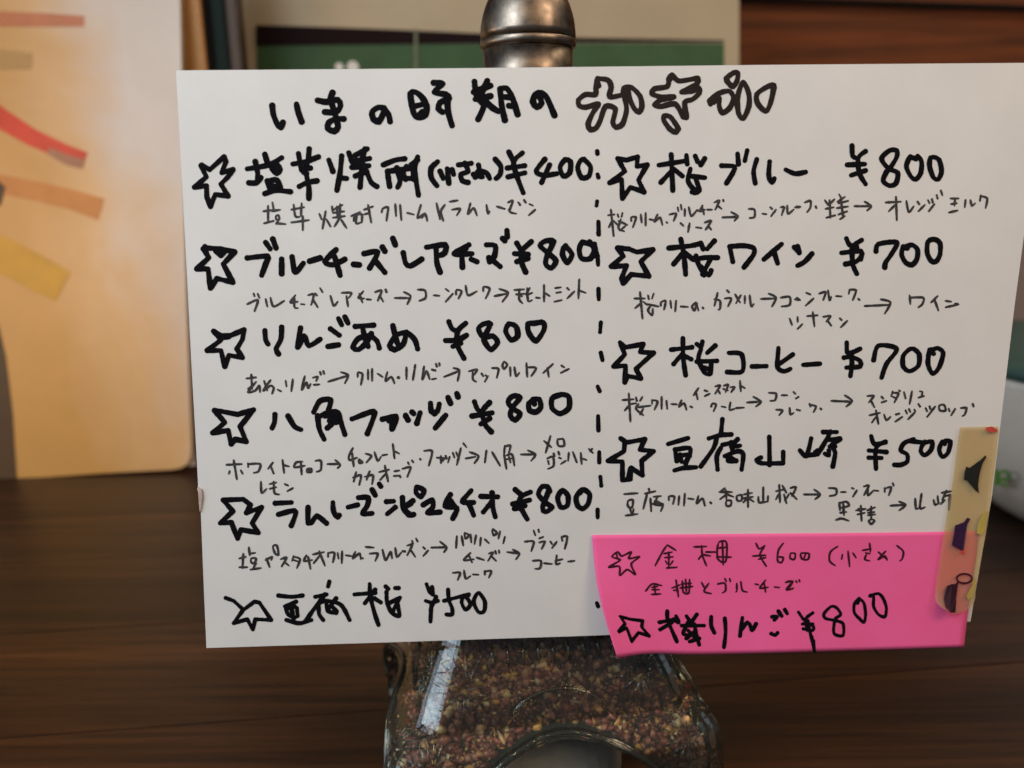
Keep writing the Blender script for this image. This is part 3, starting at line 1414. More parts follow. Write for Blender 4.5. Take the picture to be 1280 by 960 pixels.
wall = empty('wall', (0, .86, .3), 'reddish brown wooden wall behind the poster', 'wall')
for i in range(6):                                            # boards of the wall, a dark joint between them
    z0 = at_y(900, 100, .86).z
    lo = z0 - .29 * 2 + i * .29 - .20; v, f = box((0, .868, lo + .145 + .0), (3.4, .016, .286), .002)
    child('wall_board', v, f, M_wall, wall)
v, f = box((0, .885, .35), (3.4, .014, 1.9)); child('wall_backing', v, f, M_black, wall)
pA, pB = at_y(780, -8, .80), at_y(1330, 14, .80)              # shelf board over the wall, a dark line at the top right
sh = empty('wall_moulding', (.3, .855, pA.z), 'thin dark strip running along the brown wall at the top right', 'moulding')
q = [at_y(770, -6, .852), at_y(1420, 17, .852), at_y(1420, 11, .852), at_y(770, -11, .852)]
v, f = slab(q, Vector((0, -1, 0)), .007); child('strip', v, f, M_black, sh)

# ------------------------------------------------------------------ poster behind the bottle
def poly(pts, fn): return [fn(x, y) for x, y in pts]
YP = .66
pn = Vector((0, -1, 0))
base = at_y(610, 560, YP)
poster = empty('poster', (base.x, YP, 0), 'beige poster with a dark and green band standing behind the silver cap', 'poster')
v, f = slab(poly([(299, -120), (299, 620), (924, 612), (924, -120)], lambda x, y: at_y(x, y, YP)), pn, .004)
child('poster_sheet', v, f, M_poster, poster)
v, f = slab(poly([(321, 56), (321, 205), (906, 200), (905, 54)], lambda x, y: at_y(x, y, YP - .0006)), pn, .0004)
child('green_band', v, f, M_green, poster)
v, f = slab(poly([(320, 31), (320, 57), (606, 54), (725, 53), (905, 52), (905, 50), (725, 47), (606, 42), (470, 36)], lambda x, y: at_y(x, y, YP - .0012)), pn, .0004)
child('dark_band', v, f, M_dark, poster)
v, f = slab(poly([(518, 36), (518, 120), (521.5, 120), (521.5, 36)], lambda x, y: at_y(x, y, YP - .0018)), pn, .0004)
child('vertical_line', v, f, M_line, poster)
for (x, r) in ((424, 5), (441, 7)):
    c = at_y(x, 84, YP - .0018); v = [c + Vector((math.cos(a) * r * MM * .66, 0, math.sin(a) * r * MM * .66)) for a in [k * math.pi / 8 for k in range(16)]]
    v, f = slab(v, pn, .0004); child('white_letter_top', v, f, M_paper, poster)

# ------------------------------------------------------------------ upright things between board and poster
def upright(name, x0, x1, Y, mat, depth, label, cat, top=-90):
    a, b = at_y(x0, 40, Y), at_y(x1, 40, Y); zt = at_y(x0, top, Y).z; zt = max(zt, .30)
    o = empty(name, ((a.x + b.x) / 2, Y, 0), label, cat, 'books standing between the painted board and the poster')
    v, f = box(((a.x + b.x) / 2, Y + depth / 2, zt / 2), (b.x - a.x, depth, zt), .001)
    child('cover', v, f, mat, o); 
    v, f = box(((a.x + b.x) / 2, Y + depth / 2 + .002, zt / 2 + .0005), ((b.x - a.x) * .7, depth - .0015, zt + .0012), 0)
    child('pages', v, f, M_pagewhite, o); return o
upright('book', 225, 252, .575, M_tan, .016, 'tan orange upright book just right of the painted board', 'book')
upright('book', 252.5, 262, .58, M_black, .016, 'narrow black upright book between the tan one and the teal one', 'book')
upright('book', 262.5, 281, .585, M_teal, .016, 'dark teal upright book left of the brown one', 'book')
upright('book', 281.5, 298, .59, M_brown, .016, 'dark brown upright book touching the left edge of the poster', 'book')

# ------------------------------------------------------------------ painted board on the left
foot = at_z(120, 594, 0); lean = math.radians(7.5)
bn = Vector((math.sin(math.radians(3.0)), -math.cos(lean), math.sin(lean))).normalized()
board = empty('painted_board', (foot.x, foot.y, 0), 'leaning pale board with red orange and yellow paint strokes at the left', 'board')
P0 = Vector((foot.x, foot.y, .0005))
def onb(x, y, off=0.0): return at_plane(x, y, P0 + bn * off, bn)
right = [(224, -60), (226, 60), (229, 200), (232, 350), (236, 480), (239, 560), (238, 572), (234, 580), (226, 585), (215, 587)]
left = [(120, 592), (78, 595), (40, 597.5), (-160, 602), (-160, -60)]
v, f = slab(poly(right + left, onb), bn, .0022); child('sheet', v, f, M_board, board)
# second leaf a little behind, its corner shows at the lower right
v, f = slab(poly([(225, -60), (229, 60), (236, 350), (243, 560), (244, 582), (200, 586), (150, 588), (150, -60)], lambda x, y: onb(x, y, -.004)), bn, .0015)
child('back_sheet', v, f, M_pagewhite, board)
def stroke_band(pts, wpx, col, a, name='paint_stroke', off=.0004, **kw):
    top, bot = [], []
    r = random.Random(int(pts[0][1]) + 5)
    for i, (x, y) in enumerate(pts):
        w_ = wpx[i] if isinstance(wpx, list) else wpx
        p = pts[max(0, i - 1)]; q_ = pts[min(len(pts) - 1, i + 1)]
        d = Vector((q_[0] - p[0], q_[1] - p[1], 0)).normalized(); nrm = (-d.y, d.x)
        top.append((x + nrm[0] * w_ / 2 + r.uniform(-1, 1), y + nrm[1] * w_ / 2 + r.uniform(-1, 1)))
        bot.append((x - nrm[0] * w_ / 2, y - nrm[1] * w_ / 2))
    v, f = slab([onb(x, y, off) for x, y in (top + bot[::-1])][::-1], bn, .0002)
    child(name, v, f, alpha_paint('paint_%d' % len(bpy.data.materials), col, a), board, **kw)
stroke_band([(-60, 105), (0, 148), (40, 172), (80, 190), (106, 200)], [30, 26, 22, 20, 20], (.72, .065, .020), .95, label='red paint stroke slanting down to the right')
stroke_band([(60, 188), (85, 200), (104, 205)], [8, 12, 12], (.55, .28, .16), .7, off=.0008)
stroke_band([(-60, 215), (0, 230), (50, 240), (90, 250), (126, 262)], [22, 24, 24, 26, 28], (.74, .32, .08), .75, label='faint orange paint stroke')
stroke_band([(-60, 290), (0, 318), (40, 338), (79, 358)], [44, 44, 44, 40], (.70, .40, .04), .85, label='ochre yellow paint stroke')
stroke_band([(-60, 18), (0, 24), (60, 25), (105, 27)], [20, 20, 17, 14], (.75, .28, .14), .5, label='faint pink paint stroke')
stroke_band([(-60, 70), (0, 74), (40, 76)], [30, 26, 20], (.60, .42, .16), .3)
stroke_band([(-34, 380), (-20, 450), (-14, 520), (-10, 600)], [50, 55, 60, 62], (.10, .055, .02), .8, label='dark brown paint stroke at the lower left')  # dark brown band down the lower left edge of the sheet
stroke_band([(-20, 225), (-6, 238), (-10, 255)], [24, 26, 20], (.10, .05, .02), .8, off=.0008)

# ------------------------------------------------------------------ white tub and box on the right
YT = .43
c = at_y(1420, 600, YT); top = at_y(1300, 486, YT - .05).z; bot = at_y(1280, 705, YT - .02).z
bot = max(bot, 0.0)
R = (c.x - at_y(1197, 560, YT).x)
tub = empty('tub', (c.x, YT, 0), 'blurred white plastic tub with green print and dark teal lid at the right edge', 'tub')
Ht = top
prof = [(R * .60, .0), (R * .72, .004), (R * .80, .012), (R * .90, Ht * .30), (R * .97, Ht * .6), (R, Ht * .95), (R * 1.01, Ht), (R * .98, Ht)]
v, f = lathe(prof, (c.x, YT, 0), 64); child('tub_body', v, f, M_tub, tub, True)
prof = [(R * 1.0, Ht + .0003), (R * 1.03, Ht + .001), (R * 1.03, Ht + .006), (R * .99, Ht + .008), (R * .5, Ht + .009)]
v, f = lathe(prof, (c.x, YT, 0), 64); child('lid', v, f, M_lid, tub, True)
def on_tub(px, py):                          # hit the side wall of the tub
    d = ray(px, py); best = None
    ox, oy = CAM.x - c.x, CAM.y - YT
    rr = R * .985
    A = d.x * d.x + d.y * d.y; B = 2 * (ox * d.x + oy * d.y); C_ = ox * ox + oy * oy - rr * rr
    D = max(B * B - 4 * A * C_, 0); t = (-B - math.sqrt(D)) / (2 * A); p = CAM + d * t
    return p
def tub_ribbon(pts, wpx):
    vs_, fs_ = [], []
    for i, (x, y) in enumerate(pts):
        p = pts[max(0, i - 1)]; q_ = pts[min(len(pts) - 1, i + 1)]
        d = Vector((q_[0] - p[0], q_[1] - p[1], 0)).normalized()
        for s in (-1, 1):
            a_ = on_tub(x - d.y * wpx / 2 * s, y + d.x * wpx / 2 * s); out = Vector((a_.x - c.x, a_.y - YT, 0)).normalized()
            vs_.append(a_ + out * .0012)
        if i: k = len(vs_); fs_.append([k - 4, k - 3, k - 1, k - 2])
    child('green_letter', vs_, fs_, M_tubgreen, tub)
tub_ribbon([(1248.5, 586), (1247.5, 607)], 5)
tub_ribbon([(1252, 599), (1261, 599), (1264, 596), (1262, 590), (1256, 588), (1251, 593), (1250, 600), (1254, 606), (1261, 606)], 4)
bx = at_y(1262, 470, .62)
cart = empty('box', (bx.x + .1, .66, 0), 'plain grey brown box behind the white tub', 'box')
v, f = box((bx.x + .11, .68, .115), (.22, .10, .23), .001); child('carton', v, f, M_box, cart)
v, f = box((bx.x + .11, .6288, .19), (.222, .001, .02), 0); child('packing_tape', v, f, M_tan, cart)

# ------------------------------------------------------------------ the menu card
def cv(x, y, z): return rgt * (x * MM) - up * (y * MM) + fwd * (z * MM)
CP0 = CAM + cv(-82.418, 71.199, 212.517)
CN = cv(.03864 * 1000, .18092 * 1000, -.98200 * 1000).normalized()
def onc(px, py, off=0.0): return at_plane(px, py, CP0 + CN * off, CN)     # off: metres in front of the card face
cardroot = onc(735, 796)
card = empty('menu_card', cardroot, 'white hand written menu card with black marker lines leaning on the glass bottle', 'menu card')
leftedge = [(220, 88), (226.5, 210), (233, 330), (239, 450), (246, 575), (247.5, 606), (246.5, 612), (249.5, 619), (248.3, 628), (251, 640), (255, 740), (258, 810)]
pts = leftedge + [(500, 802.5), (740, 794.5), (980, 786), (1213, 777), (1240, 620), (1268.5, 380), (1290, 220), (1308, 78), (1275, 78.6), (960, 81), (600, 85)]
fr = [onc(*p) for p in pts][::-1]
vv, ff = slab(fr, CN, .00035)
child('card_sheet', vv, ff[:], M_paper, card)
v, f = slab([onc(x, y, .0005) for x, y in [(247, 609), (252, 612), (253, 622), (251, 634), (249.6, 640), (248.6, 628)]][::-1], CN, .0004)
child('torn_edge_flap', v, f, flat('frayed_paper', (.50, .42, .38), .8, .25, 400), card)

# the note: hangs over the card, its lower left corner curls towards the viewer
def noff(px, py):
    u = min(max((px - 740) / 470, 0), 1); t = min(max((py - 668) / 150, 0), 1)
    return .0005 + .0075 * (max(0, 1 - u / .24) ** 2) * t ** 1.4 + .0006 * t * math.sin(u * 9) ** 2 * (t) + .0010 * t * t
note = empty('sticky_note', onc(975, 740, .0005), 'bright pink paper strip stuck over the lower right of the menu card', 'note')
def cat(p0, p1, p2, p3, t):
    return tuple(.5 * ((2 * b) + (c_ - a) * t + (2 * a - 5 * b + 4 * c_ - d) * t * t + (3 * b - a - 3 * c_ + d) * t ** 3) for a, b, c_, d in zip(p0, p1, p2, p3))
def along(pts, t):
    s = t * (len(pts) - 1); i = min(int(s), len(pts) - 2); k = s - i
    g = lambda j: pts[min(max(j, 0), len(pts) - 1)]
    return cat(g(i - 1), g(i), g(i + 1), g(i + 2), k)
topc = [(740, 669), (860, 668), (980, 667), (1100, 666), (1224, 664)]
botc = [(772, 823), (812, 817), (880, 818), (1040, 814), (1205, 809)]
lefc = [(740, 669), (743, 705), (748, 738), (757, 775), (772, 823)]
rigc = [(1224, 664), (1220, 700), (1214, 737), (1209, 773), (1205, 809)]
gu, gv = 48, 20; vs_, fs_ = [], []
for j in range(gv + 1):
    for i in range(gu + 1):
        u, t = i / gu, j / gv
        T_, B_, L_, R_ = along(topc, u), along(botc, u), along(lefc, t), along(rigc, t)
        c00, c10, c01, c11 = topc[0], topc[-1], botc[0], botc[-1]
        x, y = [(1 - t) * T_[k] + t * B_[k] + (1 - u) * L_[k] + u * R_[k] - ((1 - u) * (1 - t) * c00[k] + u * (1 - t) * c10[k] + (1 - u) * t * c01[k] + u * t * c11[k]) for k in (0, 1)]
        vs_.append(onc(x, y, noff(x, y)))
for j in range(gv):
    for i in range(gu):
        a = j * (gu + 1) + i; fs_.append([a, a + gu + 1, a + gu + 2, a + 1])
nb = child('note_paper', vs_, fs_, M_pink, note, True)
md = nb.modifiers.new('thick', 'SOLIDIFY'); md.thickness = .00012; md.offset = -1

# handwriting ---------------------------------------------------------------------------------
def resample(p, step, smooth):
    p = [Vector((a, b, 0)) for a, b in p]; out = []
    n = len(p); closed = (p[0] - p[-1]).length < 12 and n > 4
    for i in range(n - 1):
        g = lambda j: p[min(max(j, 0), n - 1)]
        if closed: g = lambda j: p[j % (n - 1)]
        L = (p[i + 1] - p[i]).length; k = max(1, int(L / step))
        for s in range(k):
            t = s / k
            if smooth:
                q_ = Vector(cat(g(i - 1), g(i), g(i + 1), g(i + 2), t)); l_ = p[i].lerp(p[i + 1], t); out.append(l_.lerp(q_, .85))
            else: out.append(p[i].lerp(p[i + 1], t))
    out.append(p[-1]); return out
rw = random.Random(11)
def write(name, strokes, mat, parent, offf, lift, **kw):
    vs_, fs_ = [], []; K = 10
    for (pts_, wd, smooth) in strokes:                       # in picture pixels, laid down on the sheet
        thin = wd < 4
        sp = resample(pts_, max(wd * .38, .9), smooth)
        ph = rw.uniform(0, 6); n = len(sp); prev = None; lf = lift + rw.uniform(0, .00002)
        for i, s in enumerate(sp):
            ww = wd * (1 + .08 * math.sin(ph + i * .45) + rw.uniform(-.06, .06))
            if thin and n > 4:
                ww *= .72 + .38 * min(1, min(i + 1, (n - i) * .7) / 4)
            o = offf(s.x, s.y)
            c0 = len(vs_); vs_.append(onc(s.x, s.y, o + lf + .00003))
            for k in range(K):
                a = 2 * math.pi * k / K; vs_.append(onc(s.x + math.cos(a) * ww / 2, s.y + math.sin(a) * ww / 2, o + lf))
            for k in range(K): fs_.append([c0, c0 + 1 + (k + 1) % K, c0 + 1 + k])
            if prev is not None:
                d = (s - prev[0]);
                if d.length > 1e-4:
                    d.normalize(); nx, ny = -d.y, d.x; q0 = len(vs_); e = o + lf + .00001 + (i % 5) * 2e-6
                    for (pp, w2, o2) in ((prev[0], prev[1], prev[2]), (s, ww, o)):
                        for sg in (-1, 1): vs_.append(onc(pp.x + nx * sg * w2 * .48, pp.y + ny * sg * w2 * .48, o2 + e - o))
                    fs_.append([q0, q0 + 1, q0 + 3, q0 + 2])
            prev = (s, ww, o)
    return child(name, vs_, fs_, mat, parent, **kw)
names = dict(title=('title_writing', M_ink), title_decorated=('outlined_title_letters', M_inkbrown), star=('star', M_ink), menu_name=('dish_name', M_ink),
             yen_price=('price', M_ink), fine_print=('ingredient_line', M_pen), divider_dash=('divider_dash', M_ink),
             note_writing=('thin_note_writing', M_notepen), note_star=('star', M_ink), note_menu_name=('dish_name', M_ink), note_yen_price=('price', M_ink))
tx = ty = 0; kind = None; wd = 30; blocks = []
for line in STROKES.strip().splitlines():
    q = line.split()
    if q[0] == 'T': tx, ty = float(q[1]), float(q[2])
    elif q[0] == 'K': kind = q[1]; wd = float(q[2]); blocks.append((kind, []))
    else:
        z = [float(a) for a in q]; z = z[:len(z) // 2 * 2]
        blocks[-1][1].append(([(tx + z[i] / 5, ty + z[i + 1] / 5) for i in range(0, len(z), 2)], wd / 5 * WS.get(kind, 1), 'star' not in kind))
flat0 = lambda x, y: 0.0
for kind, st in blocks:
    if not st: continue
    nm, mt = names[kind]
    on_note = kind.startswith('note'); par = note if on_note else card; of = noff if on_note else flat0
    if kind == 'divider_dash':
        for s in st: write(nm, [s], mt, par, of, .00006)
    else: write(nm, st, mt, par, of, .00006)

# patterned tape over the right edge -----------------------------------------------------------
tape_o = empty('tape', onc(1205, 700, .001), 'yellowish translucent patterned tape holding the pink note to the card', 'tape')
def toff(px, py):
    st = min(max((py - 652) / 26, 0), 1); b = .0007 + .0006 * st
    curl = max(0, (py - 735) / 33); return b + (noff(1150, py) - .0005) * st + .0035 * curl * curl * max(0, min(1, (1205 - px) / 30))
L = [(1200, 534), (1196, 560), (1191, 600), (1184, 640), (1180, 665), (1174, 705), (1169, 742), (1174, 757), (1193, 768)]
Rr = [(1248, 533), (1246, 560), (1241, 600), (1236.5, 640), (1233, 665), (1226, 700), (1220, 735), (1218, 752), (1206, 764)]
vs_, fs_ = [], []; ns, nt = 40, 10
for i in range(ns + 1):
    a, b = along(L, i / ns), along(Rr, i / ns)
    for j in range(nt + 1):
        x = a[0] + (b[0] - a[0]) * j / nt; y = a[1] + (b[1] - a[1]) * j / nt; vs_.append(onc(x, y, toff(x, y)))
for i in range(ns):
    for j in range(nt): k = i * (nt + 1) + j; fs_.append([k, k + nt + 1, k + nt + 2, k + 1])
child('tape_strip', vs_, fs_, M_tape, tape_o, True)
def patch(name, pts_, mat, lift=.0003):
    vs2 = [onc(x, y, toff(x, y) + lift + .0001) for x, y in pts_]
    vs2, fs2 = slab(vs2[::-1], CN, .00008); return child(name, vs2, fs2, mat, tape_o)
patch('black_motif', [(1208, 583), (1212, 585), (1219, 580), (1226, 575), (1232, 569), (1233, 571.5), (1228, 580), (1224.5, 592), (1222.5, 606), (1223.5, 616.5), (1219, 613), (1209, 600.5), (1204.8, 600), (1206, 590)], M_hat)
s5 = lambda l: [(1150 + x / 5.453, 610 + y / 5.453) for x, y in l]
patch('purple_motif', s5([(240, 255), (300, 235), (322, 203), (344, 210), (322, 250), (308, 340), (296, 425), (284, 428), (218, 390), (232, 320)]), M_purple)
patch('red_dot', s5([(278, 430), (290, 426), (302, 432), (302, 446), (290, 452), (278, 446)]), M_red, .0005)
patch('plum_motif', s5([(185, 668), (220, 655), (258, 655), (248, 740), (242, 850), (205, 848), (175, 810), (164, 760), (170, 700)]), M_plum)
patch('yellow_patch', [(1229, 642), (1234, 638), (1232, 662), (1227, 669), (1221, 667), (1223, 655)], M_yel, .0002)
patch('yellow_patch', [(1214, 735), (1219, 722), (1220, 728), (1216, 746), (1210, 750), (1208, 745)], M_yel, .0002)
patch('red_mark', [(1232, 534.5), (1240, 533), (1247, 537), (1246.5, 540), (1238, 540.5), (1233, 538)], M_red)
ring = [(1150 + (302 + 52 * math.cos(a)) / 5.453, 610 + (617 + 32 * math.sin(a)) / 5.453) for a in [k * math.pi / 12 for k in range(25)]]
for seg in (ring, s5([(262, 640), (240, 665)])):
    vs2, fs2 = [], []
    for i, (x, y) in enumerate(seg):
        p = seg[max(0, i - 1)]; q_ = seg[min(len(seg) - 1, i + 1)]; d = Vector((q_[0] - p[0], q_[1] - p[1], 0)).normalized()
        for sg in (-1, 1): vs2.append(onc(x - d.y * 1.2 * sg, y + d.x * 1.2 * sg, toff(x, y) + .0004))
        if i: k = len(vs2); fs2.append([k - 4, k - 3, k - 1, k - 2])
    child('ring_motif', vs2, fs2, M_plum, tape_o)

# ------------------------------------------------------------------ the tower shaped bottle
cb_ = onc(735, 796)
AX = at_y(676, 480, cb_.y + .032).x - .0028; AY = cb_.y + .0395
print('card top y', onc(663, 85).y, 'bottom y', cb_.y, 'z', cb_.z, 'bottle', AX, AY)
TYAW = math.radians(9)
bottle = empty('tower_bottle', (AX, AY, 0), 'clear glass tower shaped bottle full of brown spice granules behind the card', 'bottle')
PROF = [(0, 47), (6, 48.5), (20, 49), (31, 48.5), (36.5, 47.5), (40, 45), (42, 42), (43.5, 40), (50, 37.7), (57, 34.5), (64, 31.5), (67, 30.5), (68.5, 31.5), (74, 31.5), (76, 29), (90, 24), (112, 18.5), (116, 20), (120, 20), (122, 17), (150, 13), (180, 10.5), (205, 9.6), (214, 9.4)]
def wz(z):
    for (a, ra), (b, rb) in zip(PROF[:-1], PROF[1:]):
        if a <= z <= b: return ra + (rb - ra) * (z - a) / (b - a)
    return PROF[-1][1]
CH = 1.89; RA = 32.5; AP = 13.0; AR = .85
def rad(a, z):                               # square with cut corners, turning round towards the neck
    ca, sa = abs(math.cos(a)), abs(math.sin(a)); k = min(max((z - 90) / 90, 0), 1)
    return min(1 / max(ca, sa), CH / (ca + sa)) * (1 - k) + k
_c = math.atan(CH - 1); ANG = []
for q_ in range(4):
    for a in (-_c, -_c * .75, -_c * .5, -_c * .25, 0, _c * .25, _c * .5, _c * .75, _c, math.pi / 4 - .5 * (math.pi / 4 - _c), math.pi / 4, math.pi / 4 + .5 * (math.pi / 4 - _c)): ANG.append(a + q_ * math.pi / 2)
def section(w_, z):
    out = []
    for a in ANG:
        r = w_ * rad(a, z); x, y = r * math.cos(a), r * math.sin(a)
        out.append(Vector((x * math.cos(TYAW) - y * math.sin(TYAW), x * math.sin(TYAW) + y * math.cos(TYAW), z)) * MM)
    return out
def tower(inset, zlo, zhi):
    vs_, fs_ = [], []; zs = [p[0] for p in PROF]; zz = sorted(set([z for z in zs if zlo < z < zhi] + [zlo, zhi] + [z + .0 for z in range(int(zlo) + 4, int(zhi), 8)]))
    for z in zz: vs_ += section(wz(z) - inset, z)
    n = len(ANG)
    for i in range(len(zz) - 1):
        for s in range(n): t = (s + 1) % n; fs_.append([i * n + s, i * n + t, (i + 1) * n + t, (i + 1) * n + s])
    fs_.append(list(range(n))[::-1]); fs_.append(list(range((len(zz) - 1) * n, len(zz) * n)))
    return vs_, fs_
def arch_cutter(r, name):                     # two crossed tunnels between the legs
    bm = bmesh.new(); ap = AP
    for q_ in (0, 1):
        prof = [Vector((-r, 0, -12))] + [Vector((-r * math.cos(a), 0, ap + (r * AR) * math.sin(a))) for a in [k * math.pi / 20 for k in range(21)]] + [Vector((r, 0, -12))]
        ang = TYAW + q_ * math.pi / 2
        rings = []
        for yy in (-90, 90):
            rings.append([bm.verts.new(Matrix.Rotation(ang, 3, 'Z') @ Vector((p.x, yy, p.z + q_ * .013)) * MM) for p in prof])
        n = len(prof)
        for i in range(n): j = (i + 1) % n; bm.faces.new((rings[0][i], rings[0][j], rings[1][j], rings[1][i]))
        bm.faces.new(rings[0][::-1]); bm.faces.new(rings[1])
    bmesh.ops.recalc_face_normals(bm, faces=bm.faces)
    me = bpy.data.meshes.new(name); bm.to_mesh(me); bm.free(); return link(bpy.data.objects.new(name, me))
def cut(vs_, fs_, r):
    me = bpy.data.meshes.new('t'); me.from_pydata([tuple(v) for v in vs_], [], fs_); me.update()
    o = link(bpy.data.objects.new('t', me)); c_ = arch_cutter(r, 'c')
    # split the crossed tunnels into two cuts
    mod = o.modifiers.new('b', 'BOOLEAN'); mod.object = c_; mod.operation = 'DIFFERENCE'; mod.solver = 'EXACT'; mod.use_self = True
    dg = bpy.context.evaluated_depsgraph_get(); res = bpy.data.meshes.new_from_object(o.evaluated_get(dg))
    bpy.data.objects.remove(o); bpy.data.objects.remove(c_); return res
outer = cut(*tower(0, 0, 214), RA); inner = cut(*tower(1.6, 2, 212), RA + 1.6)
bm = bmesh.new(); bm.from_mesh(outer); nf = len(bm.faces); bm.from_mesh(inner)
bm.faces.ensure_lookup_table(); bmesh.ops.reverse_faces(bm, faces=bm.faces[nf:])
for fc in bm.faces: fc.smooth = False
gm = bpy.data.meshes.new('glass_body'); bm.to_mesh(gm); bm.free(); gm.materials.append(M_glass)
gb = link(bpy.data.objects.new('glass_body', gm)); gb.parent = bottle
print('glass faces', len(gm.polygons), nf)

PZ = np.array([p[0] for p in PROF], float); PW = np.array([p[1] for p in PROF], float)
def inside(x, y, z, inset):                   # bottle space, mm, arrays
    c_, s_ = math.cos(-TYAW), math.sin(-TYAW); u, v_ = x * c_ - y * s_, x * s_ + y * c_
    w_ = np.interp(z, PZ, PW) - inset; a = np.arctan2(v_, u); ca, sa = abs(np.cos(a)), abs(np.sin(a)); k = np.clip((z - 90) / 90, 0, 1)
    r = w_ * (np.minimum(1 / np.maximum(ca, sa), CH / (ca + sa)) * (1 - k) + k)
    ok = (np.hypot(u, v_) < r) & (z > 4) & (z < 196); rr = RA + inset * .55
    for q_ in (u, v_):
        ok &= ~((abs(q_) < rr) & ((z < AP) | ((q_ / rr) ** 2 + ((z - AP) / (rr * AR)) ** 2 < 1)))
    return ok
# granules: a thick layer against the glass
rg = np.random.RandomState(5); P_ = []
for (n_, zlo, zhi) in ((1500000, 22, 80), (160000, 4, 22), (500000, 80, 196)):
    z = rg.uniform(zlo, zhi, n_); w_ = np.interp(z, PZ, PW); x = rg.uniform(-1.2, 1.2, n_) * w_; y = rg.uniform(-1.2, 1.2, n_) * w_
    ok = inside(x, y, z, 2.8) & ~inside(x, y, z, 6.2); q_ = np.stack([x, y, z], 1)[ok]
    P_.append(q_[:{22: 46000, 4: 4000, 80: 10000}[zlo]])
P_ = np.concatenate(P_); NV = len(P_); print('granules', NV)
bv = np.array([(-1, 0, 0), (1, 0, 0), (0, -1, 0), (0, 1, 0), (0, 0, -1), (0, 0, 1)], float)
bf = np.array([(0, 2, 5), (2, 1, 5), (1, 3, 5), (3, 0, 5), (2, 0, 4), (1, 2, 4), (3, 1, 4), (0, 3, 4)])
A_ = np.linalg.qr(rg.randn(NV, 3, 3))[0]
loc = bv[None] * (1 + rg.uniform(-.3, .3, (NV, 6, 1))) * rg.uniform(.35, 1.3, (NV, 1, 3)) * (.6 + 1.7 * rg.rand(NV, 1, 1) ** 2)
GV = (np.einsum('nij,nkj->nki', A_, loc) + P_[:, None]) * MM; GV = GV.reshape(-1, 3)
GF = (bf[None] + np.arange(NV)[:, None, None] * 6).reshape(-1, 3)
me = bpy.data.meshes.new('spice_granules'); me.vertices.add(len(GV)); me.vertices.foreach_set('co', GV.ravel())
me.loops.add(GF.size); me.loops.foreach_set('vertex_index', GF.ravel().astype(np.int32)); me.polygons.add(len(GF))
me.polygons.foreach_set('loop_start', np.arange(0, GF.size, 3, dtype=np.int32)); me.polygons.foreach_set('loop_total', np.full(len(GF), 3, dtype=np.int32))
me.update(calc_edges=True); me.validate(); me.materials.append(M_grain)
go = link(bpy.data.objects.new('spice_granules', me)); go.parent = bottle; go['kind'] = 'stuff'
core = cut(*tower(6.0, 5, 192), RA + 6.0); core.materials.append(M_core)
co = link(bpy.data.objects.new('packed_spice', core)); co.parent = bottle

# embossing on the glass: bursts on the legs, ticks under the platform, a rim round the arch
def face_pt(side, u, z, off):
    off += .1                 # side 0 front,1 right,2 back,3 left ; u across, z up, mm
    ang = TYAW + side * math.pi / 2
    w_ = wz(z); w2 = min(w_, max(w_ * CH - abs(u), w_ * .4))
    p = Matrix.Rotation(ang, 3, 'Z') @ Vector((u, -(w2 + off), z)); return p * MM
def ridge(pts_, r, K=6):
    vs_, fs_ = [], []
    for i, p in enumerate(pts_):
        d = (pts_[min(i + 1, len(pts_) - 1)] - pts_[max(i - 1, 0)]).normalized()
        a = d.cross(Vector((0, 0, 1))); a = a.normalized() if a.length > 1e-3 else Vector((1, 0, 0)); b = d.cross(a)
        rr = r * (.35 if i in (0, len(pts_) - 1) else 1)
        for k in range(K): t = 2 * math.pi * k / K; vs_.append(p + (a * math.cos(t) + b * math.sin(t)) * rr)
        if i:
            for k in range(K): fs_.append([(i - 1) * K + k, (i - 1) * K + (k + 1) % K, i * K + (k + 1) % K, i * K + k])
    fs_.append(list(range(K))[::-1]); fs_.append(list(range((len(pts_) - 1) * K, len(pts_) * K)))
    return vs_, fs_
def emboss(name, polylines, r):
    V, Fc = [], []
    for pl in polylines:
        v_, f_ = ridge(pl, r); o = len(V); V += v_; Fc += [[q_ + o for q_ in fc] for fc in f_]
    o = mesh_obj(name, V, Fc, M_emboss, bottle, True); return o
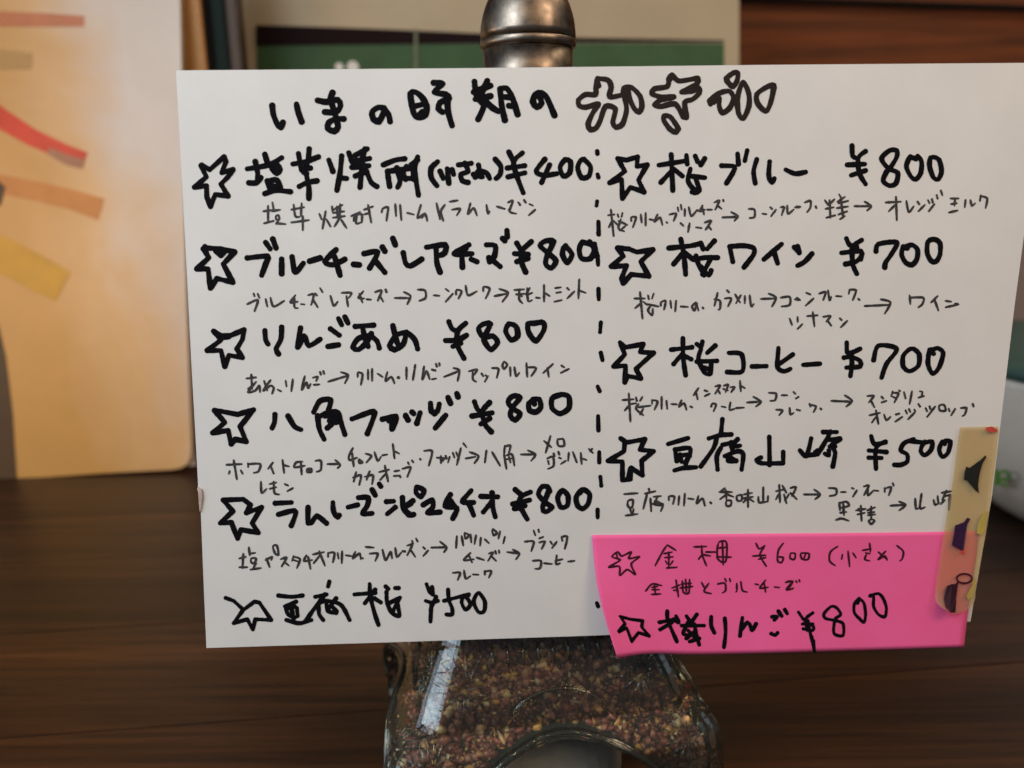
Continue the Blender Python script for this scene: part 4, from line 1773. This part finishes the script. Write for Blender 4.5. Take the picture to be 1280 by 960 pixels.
for side in range(4):
    for sx in (-1, 1):
        for (u0, z0, rad) in ((26 * sx, 54, 8.5), (36 * sx, 38, 7.5)):
            lines = []
            for k in range(14):
                a = 2 * math.pi * k / 14 + .1
                lines.append([face_pt(side, u0 + math.cos(a) * rad * t, z0 + math.sin(a) * rad * t, .15) for t in (.12, .5, 1)])
            emboss('embossed_burst', lines, .30 * MM)
    for row, (zt, zb) in enumerate(((73.5, 68.5), (64, 58.5))):
        for k in range(-6, 7):
            if abs(k) > (6 if row == 0 else 4): continue
            emboss('embossed_bar', [[face_pt(side, k * 4.4, zt, .1), face_pt(side, k * 4.4, (zt + zb) / 2, .1), face_pt(side, k * 4.4, zb, .1)]], .6 * MM)
    arc = [face_pt(side, -(RA + 1.2) * math.cos(a), AP + (RA * AR + 1.2) * math.sin(a), .2) for a in [.05 + k * (math.pi - .1) / 30 for k in range(31)]]
    emboss('arch_rim', [arc], .9 * MM)
    arc = [face_pt(side, -14 * math.cos(a), 44 + 8 * math.sin(a), .1) for a in [.3 + k * (math.pi - .6) / 14 for k in range(15)]]
    emboss('embossed_arc', [arc], .5 * MM)
# pale grey plug seen inside the arch (underside of the bottle)
bm = bmesh.new(); bmesh.ops.create_uvsphere(bm, u_segments=40, v_segments=24, radius=1)
for v in bm.verts: v.co = Vector((v.co.x * 30 * MM, v.co.y * 30 * MM, max(v.co.z, 0) * 36 * MM + .4 * MM))
me = bpy.data.meshes.new('base_plug'); bm.to_mesh(me); bm.free(); me.materials.append(M_label)
link(bpy.data.objects.new('base_plug', me)).parent = bottle
# pewter cap
CZ = 231.0
def capz(r, z): return (r * MM, (z - 2.2) * MM)
prof = [capz(r, z) for r, z in ((9, 205), (12.0, 205.3), (12.6, 206.5), (12.6, 214), (12.2, 215), (12.7, 216), (12.2, 217.2), (12.7, 218.4), (12.3, 219.5), (12.4, 221), (12.4, 228.6))]
v, f = lathe(prof, (0, 0, 0), 72, lambda i, s: (.10 * MM * (1 if s % 2 else -1)) if 2 <= i <= 8 else 0)
mesh_obj('cap_skirt', v, f, M_metal, bottle, True)
prof = [capz(r, z) for r, z in ((12.0, 228.7), (12.9, 229.0), (13.2, 229.8), (13.1, 230.8), (12.8, 231.2))]
v, f = lathe(prof, (0, 0, 0), 72); mesh_obj('cap_ring', v, f, M_metal, bottle, True)
prof = [capz(13.1 * math.cos(a) ** .9, 231.3 + 17 * math.sin(a)) for a in [k * math.pi / 2 / 16 for k in range(16)]] + [capz(1.2, 248.4), capz(.9, 250), capz(.2, 251)]
v, f = lathe(prof, (0, 0, 0), 72); mesh_obj('cap_dome', v, f, M_metal, bottle, True)
